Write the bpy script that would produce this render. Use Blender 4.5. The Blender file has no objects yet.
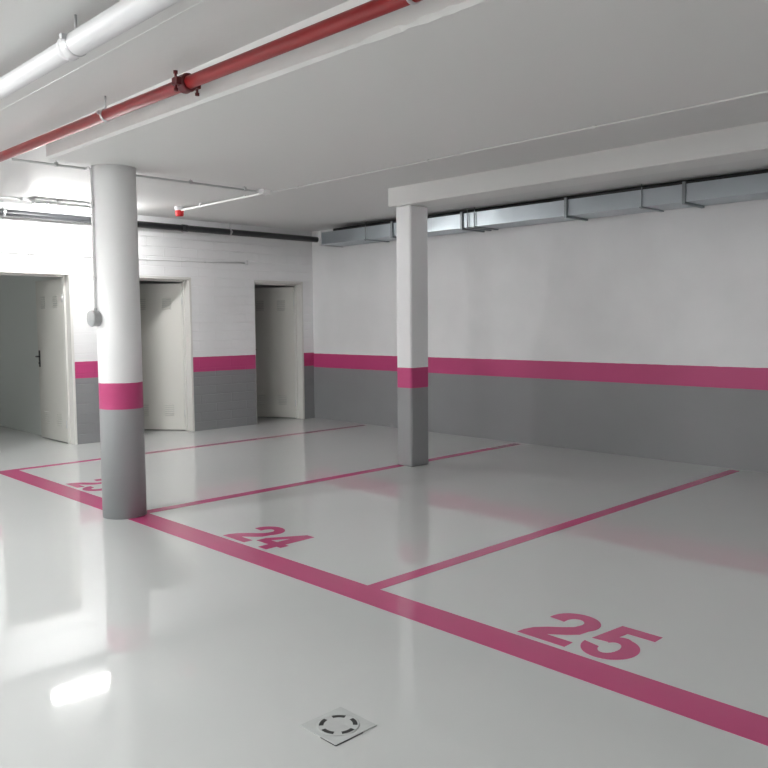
import bpy, bmesh, math, random
from math import pi, sin, cos, radians
from mathutils import Vector, Matrix
random.seed(4)
scene = bpy.context.scene
COL = scene.collection

# ------------------------------------------------------------------ materials
def new_mat(name, color=(.8, .8, .8), rough=.6, metal=0.0, spec=.5):
    m = bpy.data.materials.new(name); m.use_nodes = True
    b = m.node_tree.nodes['Principled BSDF']
    b.inputs['Base Color'].default_value = (*color, 1)
    b.inputs['Roughness'].default_value = rough
    b.inputs['Metallic'].default_value = metal
    b.inputs['Specular IOR Level'].default_value = spec
    return m

def nd(m, t, **kw):
    n = m.node_tree.nodes.new(t)
    for k, v in kw.items(): setattr(n, k, v)
    return n

def lk(m, a, b): m.node_tree.links.new(a, b)

def bump(m, scale=20, strength=.1, dist=.01, detail=4, prev=None):
    b = m.node_tree.nodes['Principled BSDF']
    g = nd(m, 'ShaderNodeNewGeometry')
    n = nd(m, 'ShaderNodeTexNoise'); n.inputs['Scale'].default_value = scale; n.inputs['Detail'].default_value = detail
    lk(m, g.outputs['Position'], n.inputs['Vector'])
    u = nd(m, 'ShaderNodeBump'); u.inputs['Strength'].default_value = strength; u.inputs['Distance'].default_value = dist
    lk(m, n.outputs['Fac'], u.inputs['Height'])
    if prev is not None: lk(m, prev, u.inputs['Normal'])
    lk(m, u.outputs['Normal'], b.inputs['Normal'])
    return u.outputs['Normal']

WHITE = (.84, .84, .845)
GREY = (.258, .261, .268)
PINK = (.52, .055, .19)

def band_mat(name, z_low, z_high, blocks=False, rough=.45, white=WHITE, grey=GREY):
    """wall paint: grey dado, pink stripe, white above"""
    m = new_mat(name, white, rough)
    b = m.node_tree.nodes['Principled BSDF']
    g = nd(m, 'ShaderNodeNewGeometry'); s = nd(m, 'ShaderNodeSeparateXYZ')
    lk(m, g.outputs['Position'], s.inputs[0])
    # slightly uneven hand-rolled edge
    n = nd(m, 'ShaderNodeTexNoise'); n.inputs['Scale'].default_value = 9; n.inputs['Detail'].default_value = 3
    lk(m, g.outputs['Position'], n.inputs['Vector'])
    w = nd(m, 'ShaderNodeMath', operation='MULTIPLY_ADD'); w.inputs[1].default_value = .008; w.inputs[2].default_value = -.004
    lk(m, n.outputs['Fac'], w.inputs[0])
    z = nd(m, 'ShaderNodeMath', operation='ADD'); lk(m, s.outputs['Z'], z.inputs[0]); lk(m, w.outputs[0], z.inputs[1])
    g1 = nd(m, 'ShaderNodeMath', operation='GREATER_THAN'); g1.inputs[1].default_value = z_low; lk(m, z.outputs[0], g1.inputs[0])
    g2 = nd(m, 'ShaderNodeMath', operation='GREATER_THAN'); g2.inputs[1].default_value = z_high; lk(m, z.outputs[0], g2.inputs[0])
    # broad, faint mottling of the paint
    n2 = nd(m, 'ShaderNodeTexNoise'); n2.inputs['Scale'].default_value = 1.3; n2.inputs['Detail'].default_value = 5
    lk(m, g.outputs['Position'], n2.inputs['Vector'])
    r = nd(m, 'ShaderNodeMapRange'); r.inputs['From Min'].default_value = .3; r.inputs['From Max'].default_value = .7
    r.inputs['To Min'].default_value = .94; r.inputs['To Max'].default_value = 1.03
    lk(m, n2.outputs['Fac'], r.inputs['Value'])
    a = nd(m, 'ShaderNodeMix', data_type='RGBA'); a.inputs['A'].default_value = (*grey, 1); a.inputs['B'].default_value = (*PINK, 1)
    lk(m, g1.outputs[0], a.inputs['Factor'])
    c = nd(m, 'ShaderNodeMix', data_type='RGBA'); c.inputs['B'].default_value = (*white, 1)
    lk(m, a.outputs['Result'], c.inputs['A']); lk(m, g2.outputs[0], c.inputs['Factor'])
    d = nd(m, 'ShaderNodeVectorMath', operation='SCALE'); lk(m, c.outputs['Result'], d.inputs[0]); lk(m, r.outputs[0], d.inputs['Scale'])
    lk(m, d.outputs[0], b.inputs['Base Color'])
    prev = None
    if blocks:
        cb = nd(m, 'ShaderNodeCombineXYZ'); lk(m, s.outputs['Y'], cb.inputs['X']); lk(m, s.outputs['Z'], cb.inputs['Y'])
        br = nd(m, 'ShaderNodeTexBrick'); lk(m, cb.outputs[0], br.inputs['Vector'])
        br.inputs['Scale'].default_value = 1; br.inputs['Brick Width'].default_value = .52; br.inputs['Row Height'].default_value = .128
        br.inputs['Mortar Size'].default_value = .006; br.inputs['Mortar Smooth'].default_value = .6
        inv = nd(m, 'ShaderNodeMath', operation='SUBTRACT'); inv.inputs[0].default_value = 1; lk(m, br.outputs['Fac'], inv.inputs[1])
        u = nd(m, 'ShaderNodeBump'); u.inputs['Strength'].default_value = .6; u.inputs['Distance'].default_value = .008
        lk(m, inv.outputs[0], u.inputs['Height']); prev = u.outputs['Normal']
    bump(m, 14, .12, .01, 6, prev)
    return m

M_long = band_mat('paint_long_wall', .818, 1.035)
M_left = band_mat('paint_block_wall', .84, 1.05, True, .42)
M_col = band_mat('paint_round_column', .856, 1.059, rough=.4, white=(.86, .86, .86), grey=(.34, .35, .355))
M_sq = band_mat('paint_square_column', .829, 1.04, rough=.5, grey=(.28, .285, .29))
M_ceil = new_mat('ceiling_paint', (.69, .69, .68), .5); bump(M_ceil, 3.5, .25, .02, 6)
M_beam = new_mat('beam_paint', (.74, .74, .725), .5); bump(M_beam, 5, .2, .015, 6)
M_room = new_mat('storeroom_paint', (.74, .77, .75), .7); bump(M_room, 10, .1, .01)
M_frame = new_mat('door_frame_enamel', (.70, .69, .66), .35)
M_leaf = new_mat('door_leaf_enamel', (.66, .65, .61), .38)
M_gap = new_mat('dark_rubber_seal', (.03, .03, .03), .6)
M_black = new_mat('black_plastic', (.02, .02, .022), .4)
M_pvc = new_mat('white_pvc', (.70, .70, .71), .5)
M_cond = new_mat('painted_conduit', (.76, .76, .76), .4)
M_condg = new_mat('grey_conduit', (.55, .56, .56), .45)
M_red = new_mat('red_enamel', (.29, .008, .010), .35)
M_redd = new_mat('dark_red_casting', (.12, .008, .010), .4)
M_zinc = new_mat('zinc_plated_steel', (.62, .63, .64), .35, .9)
M_box = new_mat('grey_junction_plastic', (.42, .43, .43), .45)
M_line = new_mat('pink_floor_paint', (.48, .065, .18), .13, spec=.5); bump(M_line, 1.8, .05, .01, 2)

# floor: pale self-levelled epoxy, thick clear gloss
M_floor = new_mat('grey_epoxy_floor', (.575, .588, .58), .5)
b = M_floor.node_tree.nodes['Principled BSDF']
b.inputs['Coat Weight'].default_value = .85; b.inputs['Coat Roughness'].default_value = .045; b.inputs['Coat IOR'].default_value = 1.55
g = nd(M_floor, 'ShaderNodeNewGeometry')
n1 = nd(M_floor, 'ShaderNodeTexNoise'); n1.inputs['Scale'].default_value = .9; n1.inputs['Detail'].default_value = 4
lk(M_floor, g.outputs['Position'], n1.inputs['Vector'])
u = nd(M_floor, 'ShaderNodeBump'); u.inputs['Strength'].default_value = .08; u.inputs['Distance'].default_value = .02
lk(M_floor, n1.outputs['Fac'], u.inputs['Height'])
n2 = nd(M_floor, 'ShaderNodeTexNoise'); n2.inputs['Scale'].default_value = 7; n2.inputs['Detail'].default_value = 3
lk(M_floor, g.outputs['Position'], n2.inputs['Vector'])
u2 = nd(M_floor, 'ShaderNodeBump'); u2.inputs['Strength'].default_value = .05; u2.inputs['Distance'].default_value = .006
lk(M_floor, n2.outputs['Fac'], u2.inputs['Height']); lk(M_floor, u.outputs['Normal'], u2.inputs['Normal'])
lk(M_floor, u2.outputs['Normal'], b.inputs['Coat Normal'])
rr = nd(M_floor, 'ShaderNodeMapRange'); rr.inputs['To Min'].default_value = .95; rr.inputs['To Max'].default_value = 1.04
lk(M_floor, n1.outputs['Fac'], rr.inputs['Value'])
sc = nd(M_floor, 'ShaderNodeVectorMath', operation='SCALE'); sc.inputs[0].default_value = (.575, .588, .58)
lk(M_floor, rr.outputs[0], sc.inputs['Scale']); lk(M_floor, sc.outputs[0], b.inputs['Base Color'])

# galvanised duct sheet: spangle + dents
M_galv = new_mat('galvanised_sheet', (.50, .55, .585), .3, 1.0)
b = M_galv.node_tree.nodes['Principled BSDF']
g = nd(M_galv, 'ShaderNodeNewGeometry')
v = nd(M_galv, 'ShaderNodeTexVoronoi'); v.inputs['Scale'].default_value = 40
lk(M_galv, g.outputs['Position'], v.inputs['Vector'])
r = nd(M_galv, 'ShaderNodeMapRange'); r.inputs['To Min'].default_value = .30; r.inputs['To Max'].default_value = .34
lk(M_galv, v.outputs['Color'], r.inputs['Value']); lk(M_galv, r.outputs[0], b.inputs['Roughness'])
bump(M_galv, 2.0, .12, .02, 0)
M_galvd = new_mat('galvanised_flange', (.30, .33, .34), .42, .9)

# steel drain plate
M_plate = new_mat('drain_plate', (.50, .515, .51), .25); bump(M_plate, 25, .35, .006)

def emit_mat(name, col, st):
    m = new_mat(name, (.9, .9, .9), .5)
    b = m.node_tree.nodes['Principled BSDF']
    b.inputs['Emission Color'].default_value = (*col, 1); b.inputs['Emission Strength'].default_value = st
    return m
M_tube = emit_mat('lamp_diffuser', (1, 1, .985), 84)
M_tube2 = emit_mat('lamp_diffuser_far', (1, .99, .97), 230)

# ------------------------------------------------------------------ mesh helpers
def bx(bm, x0, x1, y0, y1, z0, z1, mi=0):
    vs = [bm.verts.new(p) for p in ((x0,y0,z0),(x1,y0,z0),(x1,y1,z0),(x0,y1,z0),(x0,y0,z1),(x1,y0,z1),(x1,y1,z1),(x0,y1,z1))]
    for f in ((0,3,2,1),(4,5,6,7),(0,1,5,4),(1,2,6,5),(2,3,7,6),(3,0,4,7)):
        fc = bm.faces.new([vs[i] for i in f]); fc.material_index = mi

def frame_axes(d):
    d = d.normalized()
    a = Vector((0, 0, 1)) if abs(d.z) < .9 else Vector((1, 0, 0))
    u = d.cross(a).normalized(); return u, d.cross(u).normalized()

def tube(bm, pts, r, seg=16, cap=True, mi=0):
    pts = [Vector(p) for p in pts]; rings = []
    for i, p in enumerate(pts):
        if i == 0: d = pts[1] - p
        elif i == len(pts) - 1: d = p - pts[i-1]
        else: d = (pts[i+1] - p).normalized() + (p - pts[i-1]).normalized()
        u, w = frame_axes(d)
        if rings:   # keep rings aligned
            pu = prev_u - d.normalized() * prev_u.dot(d.normalized())
            if pu.length > 1e-4: u = pu.normalized(); w = d.normalized().cross(u)
        prev_u = u
        rings.append([bm.verts.new(p + (u * cos(2*pi*k/seg) + w * sin(2*pi*k/seg)) * r) for k in range(seg)])
    for a, c in zip(rings, rings[1:]):
        for k in range(seg):
            f = bm.faces.new((a[k], a[(k+1) % seg], c[(k+1) % seg], c[k])); f.smooth = True; f.material_index = mi
    if cap:
        bm.faces.new(rings[0][::-1]).material_index = mi; bm.faces.new(rings[-1]).material_index = mi

def lathe(bm, prof, axis=(0, 0, 1), origin=(0, 0, 0), seg=32, mi=0):
    """prof: (radius, distance along axis) list"""
    d = Vector(axis).normalized(); u, w = frame_axes(d); o = Vector(origin); rings = []
    for r, h in prof:
        if r < 1e-6: rings.append([bm.verts.new(o + d*h)])
        else: rings.append([bm.verts.new(o + d*h + (u*cos(2*pi*k/seg) + w*sin(2*pi*k/seg))*r) for k in range(seg)])
    for a, c in zip(rings, rings[1:]):
        for k in range(seg):
            k2 = (k+1) % seg
            if len(a) == 1 and len(c) == 1: continue
            if len(a) == 1: f = bm.faces.new((a[0], c[k2], c[k]))
            elif len(c) == 1: f = bm.faces.new((a[k], a[k2], c[0]))
            else: f = bm.faces.new((a[k], a[k2], c[k2], c[k]))
            f.smooth = True; f.material_index = mi

def prism(bm, poly, z0, z1, mi=0):
    lo = [bm.verts.new((x, y, z0)) for x, y in poly]; hi = [bm.verts.new((x, y, z1)) for x, y in poly]
    bm.faces.new(lo[::-1]); bm.faces.new(hi)
    for k in range(len(poly)):
        k2 = (k+1) % len(poly); bm.faces.new((lo[k], lo[k2], hi[k2], hi[k]))

def obj(name, bm, mats, parent=None, bevel=0, loc=None, bseg=2):
    bmesh.ops.recalc_face_normals(bm, faces=bm.faces)
    me = bpy.data.meshes.new(name); bm.to_mesh(me); bm.free()
    o = bpy.data.objects.new(name, me); COL.objects.link(o)
    for m in (mats if isinstance(mats, (list, tuple)) else [mats]): me.materials.append(m)
    if parent is not None:
        o.parent = parent
        if loc is None: o.location = -parent.location   # meshes of parts are authored in world coordinates
    if loc is not None: o.location = loc
    if bevel:
        md = o.modifiers.new('bevel', 'BEVEL'); md.width = bevel; md.segments = bseg; md.limit_method = 'ANGLE'; md.angle_limit = radians(40)
    return o

def thing(name, label, cat, loc, group=None):
    o = bpy.data.objects.new(name, None); COL.objects.link(o); o.location = loc; o.empty_display_size = .1
    o['label'] = label; o['category'] = cat
    if group: o['group'] = group
    return o

def tag(o, label, cat, group=None):
    o['label'] = label; o['category'] = cat
    if group: o['group'] = group
    return o

def struct(name, bm, mats, bevel=0):
    o = obj(name, bm, mats, bevel=bevel); o['kind'] = 'structure'; return o

# ------------------------------------------------------------------ setting
XR, YB = 14.0, -14.0            # right and back ends of the garage
T = .15                         # thickness of the block wall
def ceil_z(x): return 2.96 - .06 * min(max(x, 0), 4) / 4   # slab soffit: falls 6 cm from the doors

bm = bmesh.new(); bx(bm, -4, XR, YB, 0, -.2, 0); struct('floor', bm, M_floor)
bm = bmesh.new()
xs = [-4, 0, 4, XR]
lo = []
for x in xs: lo.append([bm.verts.new((x, y, ceil_z(x))) for y in (YB, 0)])
hi = [[bm.verts.new((x, y, 3.2)) for y in (YB, 0)] for x in xs]
for i in range(3):
    bm.faces.new((lo[i][0], lo[i][1], lo[i+1][1], lo[i+1][0])); bm.faces.new((hi[i][0], hi[i+1][0], hi[i+1][1], hi[i][1]))
    for j in (0, 1): bm.faces.new((lo[i][j], lo[i+1][j], hi[i+1][j], hi[i][j]))
for i in (0, 3): bm.faces.new((lo[i][0], lo[i][1], hi[i][1], hi[i][0]))
struct('ceiling', bm, M_ceil)

bm = bmesh.new(); bx(bm, -4.2, XR + .2, 0, .2, -.2, 3.2); struct('wall_far', bm, M_long)
bm = bmesh.new(); bx(bm, XR, XR + .2, YB, 0, -.2, 3.2); struct('wall_right', bm, M_long)
bm = bmesh.new(); bx(bm, -4.2, XR + .2, YB - .2, YB, -.2, 3.2); struct('wall_back', bm, M_long)

# door openings in the left wall: (y0, y1, z_top)
OPEN = [(-4.84, -3.90, 2.160), (-3.14, -2.206, 2.152), (-1.125, -.216, 2.150)]
bm = bmesh.new()
y = YB
for y0, y1, zt in OPEN:
    bx(bm, -T, 0, y, y0, 0, 2.96)
    bx(bm, -T, 0, y0, y1, zt, 2.96)
    y = y1
bx(bm, -T, 0, y, 0, 0, 2.96)
struct('wall_left', bm, M_left)

# rooms behind the doors
bm = bmesh.new()
bx(bm, -4, -T, -3.86, -3.76, 0, 2.9); struct('wall_storeroom_first', bm, M_room)
bm = bmesh.new(); bx(bm, -4, -T, -1.72, -1.62, 0, 2.9); struct('wall_storeroom_second', bm, M_room)
bm = bmesh.new(); bx(bm, -4.2, -4, YB, 0, 0, 2.9); struct('wall_storeroom_end', bm, M_room)
bm = bmesh.new(); bx(bm, -4, -T, -7.2, -7.1, 0, 2.95); struct('wall_storeroom_outer', bm, M_room)

# ---- doors
def door(idx, y0, y1, zt, ang, lab_handle):
    d = bpy.data.objects.new('door_%d' % idx, None); COL.objects.link(d)
    d.location = (-T, y1, 0); d['kind'] = 'structure'
    # frame: steel lining of the reveal
    bm = bmesh.new()
    f = .045
    bx(bm, -T - .01, .006, y1 - .022, y1 + .012, 0, zt)                  # jamb lining, hinge side
    bx(bm, -T - .01, -.012, y0, y0 + .018, 0, zt)                  # jamb lining, lock side
    bx(bm, -T - .01, .006, y0, y1 + .012, zt - .022, zt + .014)   # head lining
    bx(bm, -T - .01, -T + .035, y1 - f, y1 - .022, 0, zt - .022)         # rebate
    bx(bm, -T - .01, -T + .035, y0 + .018, y0 + f, 0, zt - .022)
    bx(bm, -T - .01, -T + .035, y0 + f, y1 - f, zt - f, zt - .022)
    obj('door_frame', bm, M_frame, d, bevel=.003)
    # leaf, authored closed in local axes: hinge at origin, leaf runs along -Y, thickness to -X
    W = (y1 - y0) - .09; H = zt - .06
    bm = bmesh.new(); bx(bm, -.042, 0, -W, 0, .012, H)
    leaf = obj('door_leaf', bm, M_leaf, d, bevel=.003, loc=(-.012, -.045, 0))
    leaf.rotation_euler = (0, 0, -ang)
    # pressed ventilation louvres, low and high, two columns
    for nm, zb in (('lower_louvre', .22), ('upper_louvre', H - .36)):
        for yc in (-W * .27, -W * .73):
            bm = bmesh.new()
            for k in range(6):
                z = zb + k * .028
                vs = [bm.verts.new(p) for p in ((.0005, yc-.07, z+.014), (.0005, yc+.07, z+.014), (.011, yc+.07, z), (.011, yc-.07, z), (.0005, yc+.07, z), (.0005, yc-.07, z))]
                bm.faces.new((vs[0], vs[1], vs[2], vs[3])); bm.faces.new((vs[3], vs[2], vs[4], vs[5]))
                bm.faces.new((vs[1], vs[4], vs[2])); bm.faces.new((vs[0], vs[3], vs[5]))
                bx(bm, .0002, .0012, yc-.07, yc+.07, z-.005, z, 1)
            obj(nm, bm, [M_leaf, M_box], leaf, loc=(0, 0, 0))
    # lever handle with long plate
    bm = bmesh.new()
    hy = -W + .055
    for s, xf in ((1, 0), (-1, -.042)):
        bx(bm, min(xf, xf + s*.008), max(xf, xf + s*.008), hy - .02, hy + .02, .96, 1.18)
        tube(bm, [(xf, hy, 1.10), (xf + s*.05, hy, 1.10), (xf + s*.055, hy + .02, 1.10), (xf + s*.055, hy + .12, 1.10)], .010, 10)
        lathe(bm, [(.012, 0), (.012, .012), (0, .012)], (s, 0, 0), (xf + s*.006, hy, 1.01), 12)
    obj('door_handle', bm, M_black, leaf, bevel=.002, loc=(0, 0, 0))
    # two hinges
    for z in (.25, H - .25):
        bm = bmesh.new(); tube(bm, [(.006, .006, z - .05), (.006, .006, z + .05)], .008, 10)
        obj('hinge', bm, M_zinc, leaf, loc=(0, 0, 0))
    return d
door(1, *OPEN[0], radians(90), '')
door(2, *OPEN[1], radians(54), '')
door(3, *OPEN[2], radians(63), '')

# ------------------------------------------------------------------ columns and beams
CX, CY, CR = 4.008, -5.253, .168
SZ = 2.712                      # soffit of the wide beam
bm = bmesh.new()
lathe(bm, [(0, 0), (CR, 0), (CR - .006, SZ + .03), (0, SZ + .03)], (0, 0, 1), (CX, CY, 0), 64)
tag(obj('round_column', bm, M_col), 'thick round white column with pink band and grey foot', 'column')

SQX0, SQX1, SQY0, SQY1 = 4.010, 4.225, -2.172, -1.90
bm = bmesh.new(); bx(bm, SQX0, SQX1, SQY0, SQY1, 0, 2.712)
tag(obj('square_column', bm, M_sq, bevel=.014, bseg=1), 'square white column with pink band, chamfered edges, on the bay line', 'column')

bm = bmesh.new()
# slightly wavy, spalled lower edge along the near face
n = 220; x0, x1 = 4.0, XR
edge_z = lambda x: 2.714 - .0045 * (min(x, 8) - 4)      # the soffit falls slightly away from the doors
ys = []
for i in range(n + 1):
    x = x0 + (x1 - x0) * i / n
    j = .0015 * sin(x * 5) + (random.uniform(-.007, .007) if 7.2 < x < 7.9 else random.uniform(-.001, .001))
    ys.append((x, j))
for (xa, ja), (xb, jb) in zip(ys, ys[1:]):
    pr = []
    for x, j in ((xa, ja), (xb, jb)):
        pr.append([bm.verts.new(p) for p in ((x, -3.70, SZ), (x, -5.745 + j, edge_z(x)), (x, -5.765, edge_z(x) + .014 + j), (x, -5.765, 2.96), (x, -3.70, 2.96))])
    for k in range(5):
        k2 = (k + 1) % 5; bm.faces.new((pr[0][k], pr[0][k2], pr[1][k2], pr[1][k]))
    if xa == x0: bm.faces.new(pr[0])
    if xb >= x1 - 1e-6: bm.faces.new(pr[1])
bmesh.ops.remove_doubles(bm, verts=bm.verts, dist=1e-5)
tag(obj('ceiling_beam', bm, M_beam), 'broad shallow white ceiling beam on the round column beside the red pipe', 'beam')

bm = bmesh.new(); bx(bm, 3.93, XR, -2.2, -1.86, 2.712, 2.93)
tag(obj('ceiling_beam', bm, M_beam, bevel=.012), 'narrow white ceiling beam on the square column', 'beam')

# ------------------------------------------------------------------ floor markings (paint films)
def film(name, polys, label, cat, h=.0015, group=None):
    bm = bmesh.new()
    for p in polys: prism(bm, p, 0, h)
    return tag(obj(name, bm, M_line), label, cat, group)
YI, YO = -5.10, -5.31
film('boundary_line', [[(1.24, YO), (XR, YO), (XR, YI), (1.24, YI)]], 'wide pink line running along the front of the parking bays', 'floor line')
for x, yl, w, lab in ((1.29, -.12, .095, 'thin pink line nearest the doors, dividing off the farthest bay'),
                   (4.055, -.09, .11, 'pink bay line running behind the round column and past the square column'),
                   (6.715, -.08, .10, 'pink bay line between the numbers 24 and 25')):
    film('bay_line', [[(x - w/2, YI), (x + w/2, YI), (x + w/2, yl), (x - w/2, yl)]], lab, 'floor line')

# heavy grotesque digits, drawn as outlines in a unit cell (0..~.56 wide, 0..1 high)
def arc(cx, cy, rx, ry, a0, a1, n=14):
    return [(cx + rx * cos(radians(a0 + (a1 - a0) * k / n)), cy + ry * sin(radians(a0 + (a1 - a0) * k / n))) for k in range(n + 1)]
def digit(c):
    if c == '2':
        return [[(0, 0), (.56, 0), (.56, .17), (.25, .17)] +
                [(.33, .24), (.42, .32), (.50, .42)] + arc(.28, .71, .275, .29, -28, 176, 20) +
                [(.005, .66), (.19, .64)] + arc(.285, .70, .095, .125, 170, -20, 12) +
                [(.35, .57), (.27, .48), (.15, .37), (.05, .24), (.01, .12)]]
    if c == '4':
        return [[(.30, 0), (.49, 0), (.49, .21), (.58, .21), (.58, .38), (.49, .38), (.49, 1), (.32, 1), (0, .40), (0, .21), (.30, .21)],
                'hole', [(.30, .38), (.15, .38), (.30, .68)]]
    if c == '5':
        return [[(.09, 1), (.53, 1), (.53, .82), (.235, .82), (.215, .66)] +
                [(.26, .685), (.31, .69)] + arc(.285, .335, .275, .335, 72, -178, 26)[0:] +
                [(.19, .28)] + arc(.28, .33, .095, .175, -150, 140, 16) + [(.20, .46), (.03, .44)]]
    if c == '3':
        return [[(.0, .70), (.185, .72)] + arc(.28, .725, .085, .12, 170, -60, 10) + [(.31, .60), (.23, .60), (.23, .445), (.30, .445)] +
                arc(.28, .30, .10, .14, 60, -170, 12) + [(0, .28)] + arc(.28, .285, .285, .30, 190, 400, 22) + [(.43, .52)] +
                arc(.275, .73, .265, .27, -38, 180, 20)]
def number(txt, x, label):
    from mathutils.geometry import tessellate_polygon
    bm = bmesh.new(); cur = x; SX_, SY_, h = .475, .42, .0015
    for c in txt:
        loops = [l for l in digit(c) if l != 'hole']
        loops = [[(cur + px * SX_, YI + .036 + py * SY_) for px, py in l] for l in loops]
        flat = [p for l in loops for p in l]
        top = [bm.verts.new((a, b_, h)) for a, b_ in flat]; bot = [bm.verts.new((a, b_, 0)) for a, b_ in flat]
        for tri in tessellate_polygon([[Vector((a, b_, 0)) for a, b_ in l] for l in loops]):
            bm.faces.new([top[i] for i in tri]); bm.faces.new([bot[i] for i in tri][::-1])
        i0 = 0
        for l in loops:
            n_ = len(l)
            for k in range(n_):
                p, q = i0 + k, i0 + (k + 1) % n_
                bm.faces.new((top[p], top[q], bot[q], bot[p]))
            i0 += n_
        cur += .286
    return tag(obj('bay_number', bm, M_line), label, 'number')
number('25', 7.69, 'large pink 25 painted on the floor, nearest and biggest of the bay numbers')
number('24', 5.115, 'pink 24 painted on the floor beyond the wide line, right of the round column')
number('23', 2.42, 'small pink 23 on the floor, half hidden behind the foot of the round column')

# ------------------------------------------------------------------ floor drain
t = thing('floor_drain', 'square floor drain plate with round slotted grate', 'drain', (7.765, -6.285, 0))
bm = bmesh.new()
cx, cy, hw = 7.765, -6.285, .102
bx(bm, cx - hw, cx + hw, cy - hw, cy + hw, 0, .004)
obj('drain_plate', bm, M_plate, t, bevel=.0015)
for x0_, x1_, y0_, y1_ in ((cx+.02, cx+hw+.001, cy-hw-.0015, cy-hw), (cx+hw, cx+hw+.003, cy-hw, cy+.03)):
    bm = bmesh.new(); bx(bm, x0_, x1_, y0_, y1_, 0, .003); obj('joint', bm, M_gap, t)
bm = bmesh.new(); lathe(bm, [(0, .004), (.080, .004), (.081, .0055), (.079, .0062), (.074, .0055), (0, .0055)], (0, 0, 1), (cx, cy, 0), 48)
gr = obj('grate', bm, M_plate, t)
for k in range(5):
    bm = bmesh.new()
    a0 = 2*pi*k/5 + .12 + pi/5; a1 = a0 + .78
    for j in range(10):
        a = a0 + (a1-a0)*j/10; b2 = a0 + (a1-a0)*(j+1)/10
        q = [(cx + r_*cos(w_), cy + r_*sin(w_)) for r_, w_ in ((.055, a), (.072, a), (.072, b2), (.055, b2))]
        prism(bm, q, .0045, .0062)
    o = obj('slot', bm, M_gap, gr, loc=(0, 0, 0))

# ------------------------------------------------------------------ pipes
def ring_clamp(bm, x, y, z, r, w=.022, rod_top=None, mi=0):
    lathe(bm, [(r + .0005, -w/2), (r + .005, -w/2), (r + .005, w/2), (r + .0005, w/2)], (1, 0, 0), (x, y, z), 32, mi)
    if rod_top:
        tube(bm, [(x, y, z + r), (x, y, rod_top)], .006, 8, mi=mi)

# white drain pipe with socket
WY, WZ, WR = -6.555, 2.772, .051
t = thing('drainage_pipe', 'thick white plastic pipe running under the ceiling, nearest the upper left corner', 'pipe', (3, WY, WZ))
bm = bmesh.new(); tube(bm, [(0.3, WY, WZ), (6.24, WY, WZ)], WR - .005, 40, False); tube(bm, [(6.24, WY, WZ), (6.29, WY, WZ), (XR - .02, WY, WZ)], WR + .002, 40)
obj('pipe_run', bm, M_pvc, t)
bm = bmesh.new()
lathe(bm, [(WR - .004, -.012), (WR + .004, -.012), (WR + .005, .0), (WR + .004, .014), (WR + .001, .02)], (1, 0, 0), (6.25, WY, WZ), 40)
obj('pipe_socket', bm, M_pvc, t)
for x in (3.2, 6.33, 9.4):
    bm = bmesh.new(); ring_clamp(bm, x, WY, WZ, WR, .018, ceil_z(x))
    bx(bm, x - .012, x + .012, WY + WR, WY + WR + .022, WZ + .005, WZ + .03); bx(bm, x - .012, x + .012, WY - WR - .022, WY - WR, WZ + .005, WZ + .03)
    obj('pipe_clamp', bm, M_zinc, t)

RY, RZ, RR = -5.875, 2.795, .0335
red_z = lambda x: 2.803 - .0105 * (x - 3.5)             # laid to a slight fall
t = thing('fire_main_pipe', 'red enamelled pipe hanging beside the broad ceiling beam', 'pipe', (3, RY, RZ))
bm = bmesh.new(); tube(bm, [(0.3, RY, red_z(.3)), (XR - .02, RY, red_z(XR))], RR, 32); obj('pipe_run', bm, M_red, t)
for x in (2.2, 5.19, 7.78, 10.6):
    RZ = red_z(x)
    bm = bmesh.new(); ring_clamp(bm, x, RY, RZ, RR, .02, ceil_z(x)); bx(bm, x - .01, x + .01, RY - RR - .02, RY - RR, RZ, RZ + .02)
    obj('pipe_clamp', bm, M_zinc, t)
# bolted coupling
bm = bmesh.new(); x = 6.13; RZ = red_z(x)
lathe(bm, [(RR - .001, -.035), (RR + .012, -.035), (RR + .016, -.02), (RR + .012, 0), (RR + .016, .02), (RR + .012, .035), (RR - .001, .035)], (1, 0, 0), (x, RY, RZ), 32)
for s in (-1, 1):
    bx(bm, x - .026, x + .026, RY + s*(RR + .022) - .018, RY + s*(RR + .022) + .018, RZ - .020, RZ + .020)
cp = obj('pipe_coupling', bm, M_redd, t, bevel=.004)
cp['label'] = 'dark red bolted coupling'
for s in (-1, 1):
    bm = bmesh.new(); yb = RY + s*(RR + .030)
    tube(bm, [(x, yb, RZ - .050), (x, yb, RZ + .050)], .007, 8)
    lathe(bm, [(0, -.052), (.013, -.052), (.013, -.038), (0, -.038)], (0, 0, 1), (x, yb, RZ), 6)
    lathe(bm, [(0, .038), (.013, .038), (.013, .052), (0, .052)], (0, 0, 1), (x, yb, RZ), 6)
    obj('bolt', bm, M_redd, cp, loc=(0, 0, 0))

# dark pipe along the block wall
PX, PZ, PR = .13, 2.822, .043
t = thing('dark_pipe', 'dark grey pipe running along the top of the wall above the doors', 'pipe', (PX, -3, PZ))
bm = bmesh.new(); tube(bm, [(PX, YB + .02, PZ), (PX, -.008, PZ)], PR, 28); obj('pipe_run', bm, new_mat('dark_pipe_plastic', (.035, .036, .04), .32), t)
for y in (-7.6, -4.72, -1.62):
    bm = bmesh.new()
    lathe(bm, [(PR + .0005, -.014), (PR + .005, -.014), (PR + .005, .014), (PR + .0005, .014)], (0, 1, 0), (PX, y, PZ), 28)
    tube(bm, [(PX, y, PZ + PR), (PX, y, 2.955)], .006, 8)
    bx(bm, PX + PR, PX + PR + .02, y - .012, y + .012, PZ - .012, PZ + .012)
    obj('pipe_clamp', bm, M_zinc, t)
bm = bmesh.new(); lathe(bm, [(PR - .001, -.04), (PR + .006, -.04), (PR + .006, .04), (PR - .001, .04)], (0, 1, 0), (PX, -2.35, PZ), 28)
obj('pipe_socket', bm, new_mat('dark_socket_plastic', (.03, .03, .034), .35), t)

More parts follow.
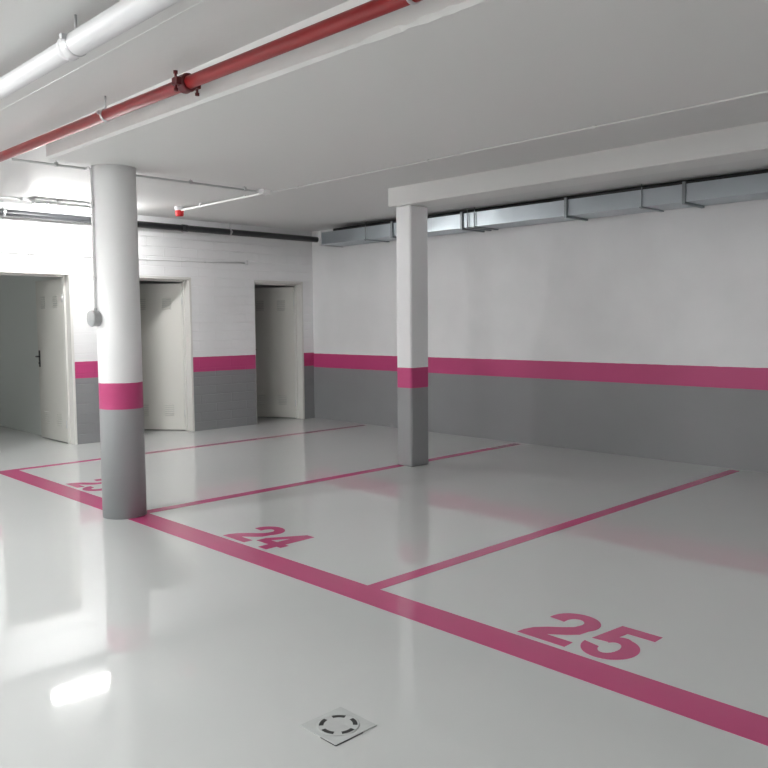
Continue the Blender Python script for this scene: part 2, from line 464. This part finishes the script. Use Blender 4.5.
# ------------------------------------------------------------------ conduits
def clip(bm, x, y, z, r, axis):
    lathe(bm, [(r + .0003, -.012), (r + .004, -.012), (r + .004, .012), (r + .0003, .012)], axis, (x, y, z), 14)
    bx(bm, x - .012, x + .012, y - .012, y + .012, z + r, z + r + .012)

# along the end of the broad beam, with a drop down the round column
EX, EZ, ER = 3.842, 2.712, .009
t = thing('wiring_conduit', 'thin white conduit along the beam end, with a drop down the round column', 'conduit', (EX, -5, EZ))
bm = bmesh.new(); tube(bm, [(EX, -5.95, EZ), (EX, -3.80, EZ)], ER, 12); obj('conduit_run', bm, M_condg, t)
ux, uy = -.10, -.995
px, py = CX + ux * (CR + .010), CY + uy * (CR + .010)
bm = bmesh.new()
tube(bm, [(EX, -5.40, EZ - .004), (EX + .05, -5.405, EZ - .006), (px - .03, py - .004, EZ - .012), (px - .006, py, EZ - .03), (px, py, EZ - .06), (px, py, 1.62)], .0095, 12)
obj('drop_tube', bm, M_cond, t)
for z in (2.42, 1.86):
    bm = bmesh.new(); lathe(bm, [(.0098, -.012), (.0135, -.012), (.0135, .012), (.0098, .012)], (0, 0, 1), (px, py, z), 14); obj('clip', bm, M_cond, t)
for y in (-5.63, -4.48, -3.93):
    bm = bmesh.new(); clip(bm, EX, y, EZ, ER, (0, 1, 0)); tube(bm, [(EX, y, EZ + .015), (EX, y, ceil_z(EX))], .004, 6); obj('clip', bm, M_condg, t)
t2 = thing('round_junction_box', 'round grey junction box on the round column at the end of its conduit', 'junction box', (CX, CY - CR, 1.555))
bm = bmesh.new()
ax = Vector((.02, -1, 0)).normalized(); o0 = (CX - .005, CY - CR + .006, 1.557)
lathe(bm, [(0, 0), (.057, 0), (.060, .004), (.060, .048), (0, .048)], ax, o0, 40); obj('box_body', bm, M_box, t2, bevel=.002)
bm = bmesh.new(); lathe(bm, [(0, .048), (.063, .048), (.063, .058), (.057, .066), (0, .069)], ax, o0, 40); obj('lid', bm, M_box, t2)
bm = bmesh.new(); tube(bm, [(px, py, 1.612), (px, py, 1.635)], .013, 12); obj('cable_gland', bm, M_box, t2)

# square junction box at the beam corner
t = thing('junction_box', 'small white junction box at the beam corner where thin conduits meet', 'junction box', (3.90, -3.74, 2.70))
bm = bmesh.new(); bx(bm, 3.862, 3.938, -3.79, -3.71, 2.688, 2.728); obj('box_body', bm, M_cond, t, bevel=.004)
bm = bmesh.new(); bx(bm, 3.859, 3.941, -3.793, -3.707, 2.683, 2.690); obj('lid', bm, M_cond, t, bevel=.002)
bm = bmesh.new(); tube(bm, [(3.90, -3.75, 2.72), (3.90, -3.75, ceil_z(3.9))], .006, 8); obj('hanger_rod', bm, M_cond, t)

# along the far edge of the broad beam
t = thing('wiring_conduit', 'thin white conduit along the far lower edge of the broad beam', 'conduit', (4, -3.69, 2.705))
bm = bmesh.new(); tube(bm, [(3.94, -3.690, 2.705), (XR - .02, -3.690, 2.705)], .0055, 12); obj('conduit_run', bm, M_beam, t)
for x in (4.3, 5.85, 7.25, 8.9):
    bm = bmesh.new(); clip(bm, x, -3.690, 2.705, .007, (1, 0, 0)); obj('clip', bm, M_beam, t)

# to the red sounder: along the ceiling, with a flexible link back to the junction box
t = thing('wiring_conduit', 'short white ceiling conduit leading to the red alarm sounder', 'conduit', (2, -3.0, 2.89))
bm = bmesh.new()
tube(bm, [(1.17, -3.0, 2.897), (2.80, -3.0, 2.897), (2.95, -3.06, 2.88), (3.75, -3.62, 2.735), (3.87, -3.71, 2.712)], .012, 12); obj('conduit_run', bm, M_cond, t)
for x in (1.6, 2.5):
    bm = bmesh.new(); clip(bm, x, -3.0, 2.897, .012, (1, 0, 0)); bx(bm, x-.01, x+.01, -3.01, -2.99, 2.91, ceil_z(x)+.005); obj('clip', bm, M_cond, t)
t = thing('alarm_sounder', 'small red round alarm sounder on a white base under the ceiling', 'alarm', (1.13, -3.0, 2.9))
SX, SY = 1.12, -3.0
bm = bmesh.new(); lathe(bm, [(0, 2.95), (.058, 2.95), (.058, 2.905), (.050, 2.895), (0, 2.895)], (0, 0, 1), (SX, SY, 0), 32); obj('base', bm, M_pvc, t)
bm = bmesh.new(); lathe(bm, [(0, 2.898), (.048, 2.898), (.052, 2.89), (.052, 2.845), (.044, 2.83), (0, 2.826)], (0, 0, 1), (SX, SY, 0), 32)
obj('sounder_body', bm, new_mat('alarm_red', (.62, .02, .025), .35), t)

# supply conduit to the luminaire by the doors
t = thing('wiring_conduit', 'thin grey conduit on the ceiling above the lamp by the doors', 'conduit', (.6, -5, 2.93))
bm = bmesh.new(); tube(bm, [(.53, -7.5, 2.938), (.53, -4.15, 2.938)], .011, 12); obj('conduit_run', bm, M_condg, t)
bm = bmesh.new(); bx(bm, .53, .61, -4.67, -4.53, 2.915, 2.953); obj('connection_box', bm, M_box, t, bevel=.003)

# horizontal conduit on the block wall above the doors
t = thing('wiring_conduit', 'thin horizontal white conduit on the wall above the doors', 'conduit', (.01, -3, 2.38))
bm = bmesh.new(); tube(bm, [(.010, -8.0, 2.374), (.010, -3.2, 2.376), (.010, -1.95, 2.392), (.010, -1.27, 2.405)], .009, 12); obj('conduit_run', bm, M_cond, t)
for y in (-4.4, -3.35, -1.96):
    bm = bmesh.new(); z = 2.376 if y < -3 else 2.392
    lathe(bm, [(.0095, -.01), (.013, -.01), (.013, .01), (.0095, .01)], (0, 1, 0), (.010, y, z), 12); obj('clip', bm, M_cond, t)
bm = bmesh.new(); tube(bm, [(.03, -1.27, 2.44), (.03, -1.27, 2.375)], .018, 14); tube(bm, [(.012, -1.27, 2.405), (.03, -1.27, 2.405)], .01, 10)
obj('end_fitting', bm, M_pvc, t)

# ------------------------------------------------------------------ lamps
def luminaire(x, y0, y1, z, label, mat, along='Y'):
    t = thing('tube_luminaire', label, 'lamp', (x, (y0+y1)/2, z))
    def P(a, b_, c):   # along, across, up
        return (x + b_, a, c)
    zc = ceil_z(x)
    bm = bmesh.new(); bx(bm, x - .05, x + .05, y0, y1, z + .01, min(z + .05, zc - .004)); obj('housing', bm, M_box, t, bevel=.006)
    bm = bmesh.new()
    prof = [(-.036, .010), (-.034, -.012), (-.022, -.026), (0, -.032), (.022, -.026), (.034, -.012), (.036, .010)]
    a = [bm.verts.new((x + p, y0 + .015, z + q)) for p, q in prof]; c = [bm.verts.new((x + p, y1 - .015, z + q)) for p, q in prof]
    bm.faces.new(a); bm.faces.new(c[::-1])
    for k in range(7):
        k2 = (k + 1) % 7; bm.faces.new((a[k], a[k2], c[k2], c[k]))
    obj('diffuser', bm, mat, t)
    for yy in (y0 + .3, y1 - .3):
        bm = bmesh.new(); bx(bm, x - .02, x + .02, yy - .02, yy + .02, z + .05, max(zc, z + .052)); obj('mounting_bracket', bm, M_zinc, t)
    return t
luminaire(.66, -4.58, -3.42, 2.865, 'bright tube lamp behind the round column, near the doors', M_tube)
for lx, ly, zz, st, lab in ((3.4, -9.2, 2.86, 230, 'tube lamp beyond the left edge of the view'),
                    (7.0, -10.6, 2.86, 150, 'tube lamp left of the viewpoint'),
                    (2.0, -12.6, 2.86, 260, 'tube lamp in the far back corner of the garage'),
                    (8.0, -13.2, 2.86, 240, 'tube lamp behind the viewpoint'),
                    (13.0, -3.2, 2.86, 80, 'tube lamp beyond the right edge of the view')):  # last one is added fill for the right-hand column faces
    luminaire(lx, ly, ly + 1.2, zz, lab, emit_mat('lamp_diffuser_%d' % lx, (.98, 1, .99), st))

luminaire(-2.4, -6.6, -6.0, 2.80, 'short lamp inside the first storeroom', emit_mat('lamp_diffuser_store', (1, 1, .97), 26))  # extra fill light, added to brighten the storeroom wall

# faint raised formwork seam on the ceiling between the two big pipes
bm = bmesh.new(); bx(bm, 4.3, 7.2, -6.224, -6.220, 2.8985, 2.902); o = struct('trim_1', bm, M_ceil)
bm = bmesh.new(); bx(bm, 4.93, 5.62, -6.225, -6.219, 2.8965, 2.902); o = struct('trim_2', bm, M_pvc)

# ------------------------------------------------------------------ ventilation duct
DX0, DX1, DY0, DZ0, DZ1 = .75, XR - .02, -.445, 2.672, 2.846
t = thing('ventilation_duct', 'long galvanised rectangular ventilation duct along the top of the wall', 'duct', (DX0, -.22, DZ0))
joints = [DX0, 2.24, 3.46, 4.955, 6.305, 7.7, 9.1, 10.5, 11.9, DX1]
for a, c in zip(joints, joints[1:]):
    bm = bmesh.new()
    n = max(2, int((c - a) / .22)) if a != 3.46 else 8
    # sheet with cross-brake creases: each panel bows a touch
    rings = []
    for i in range(n + 1):
        x = a + (c - a) * i / n
        off = .0 if i in (0, n) else random.uniform(-.003, .003)
        rings.append([bm.verts.new(p) for p in ((x, DY0 + off, DZ0), (x, DY0 + off * .3, DZ1), (x, -.02, DZ1), (x, -.02, DZ0))])
    for p, q in zip(rings, rings[1:]):
        for k in range(4): bm.faces.new((p[k], p[(k+1) % 4], q[(k+1) % 4], q[k]))
    bm.faces.new(rings[0]); bm.faces.new(rings[-1])
    obj('duct_section', bm, M_galv, t)
for i, x in enumerate(joints[:-1]):
    bm = bmesh.new()
    w = .016
    bx(bm, x - w, x + w, DY0 - .022, DY0, DZ0 - .022, DZ1 + .022)
    bx(bm, x - w, x + w, DY0, -.02, DZ0 - .022, DZ0)
    bx(bm, x - w, x + w, DY0, -.02, DZ1, DZ1 + .002)
    obj('flange', bm, M_pvc if i == 0 else M_galvd, t, bevel=.002)
for x in (1.73, 3.56, 3.67, 5.86, 8.4, 9.8):
    bm = bmesh.new()
    tube(bm, [(x, DY0 - .018, DZ0 - .02), (x, DY0 - .018, 2.903)], .0055, 8)
    tube(bm, [(x, DY0 - .018, DZ0 - .02), (x, DY0 - .018, DZ0 - .006)], .012, 8)
    bx(bm, x - .018, x + .018, DY0 - .035, -.01, DZ0 - .014, DZ0 - .001)
    obj('hanger', bm, M_galvd, t)

# black tube added on top of the duct to darken the gap there
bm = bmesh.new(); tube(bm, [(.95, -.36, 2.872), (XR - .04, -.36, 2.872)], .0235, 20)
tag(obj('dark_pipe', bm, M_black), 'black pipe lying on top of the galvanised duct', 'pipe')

# ------------------------------------------------------------------ world, camera
w = bpy.data.worlds.new('World'); scene.world = w; w.use_nodes = True
w.node_tree.nodes['Background'].inputs[0].default_value = (.8, .85, .9, 1)
w.node_tree.nodes['Background'].inputs[1].default_value = .0

cam = bpy.data.cameras.new('camera'); co = bpy.data.objects.new('camera', cam); COL.objects.link(co)
cam.sensor_width = 36; cam.sensor_fit = 'HORIZONTAL'; cam.lens = 36 * 804.4762 / 768
cam.clip_start = .05; cam.clip_end = 60
yaw, pitch, roll = .7964, -.0749, -.0081
F = Vector((-sin(yaw)*cos(pitch), cos(yaw)*cos(pitch), sin(pitch))); R = Vector((cos(yaw), sin(yaw), 0)); U = R.cross(F)
R2 = R*cos(roll) + U*sin(roll); U2 = -R*sin(roll) + U*cos(roll)
mt = Matrix((R2, U2, -F)).transposed().to_4x4(); mt.translation = Vector((9.9699, -8.1878, 1.5))
co.matrix_world = mt
scene.camera = co

scene.view_settings.view_transform = 'Standard'; scene.view_settings.look = 'None'
scene.view_settings.exposure = 0.80; scene.view_settings.gamma = 1.0; scene.view_settings.use_curve_mapping = False
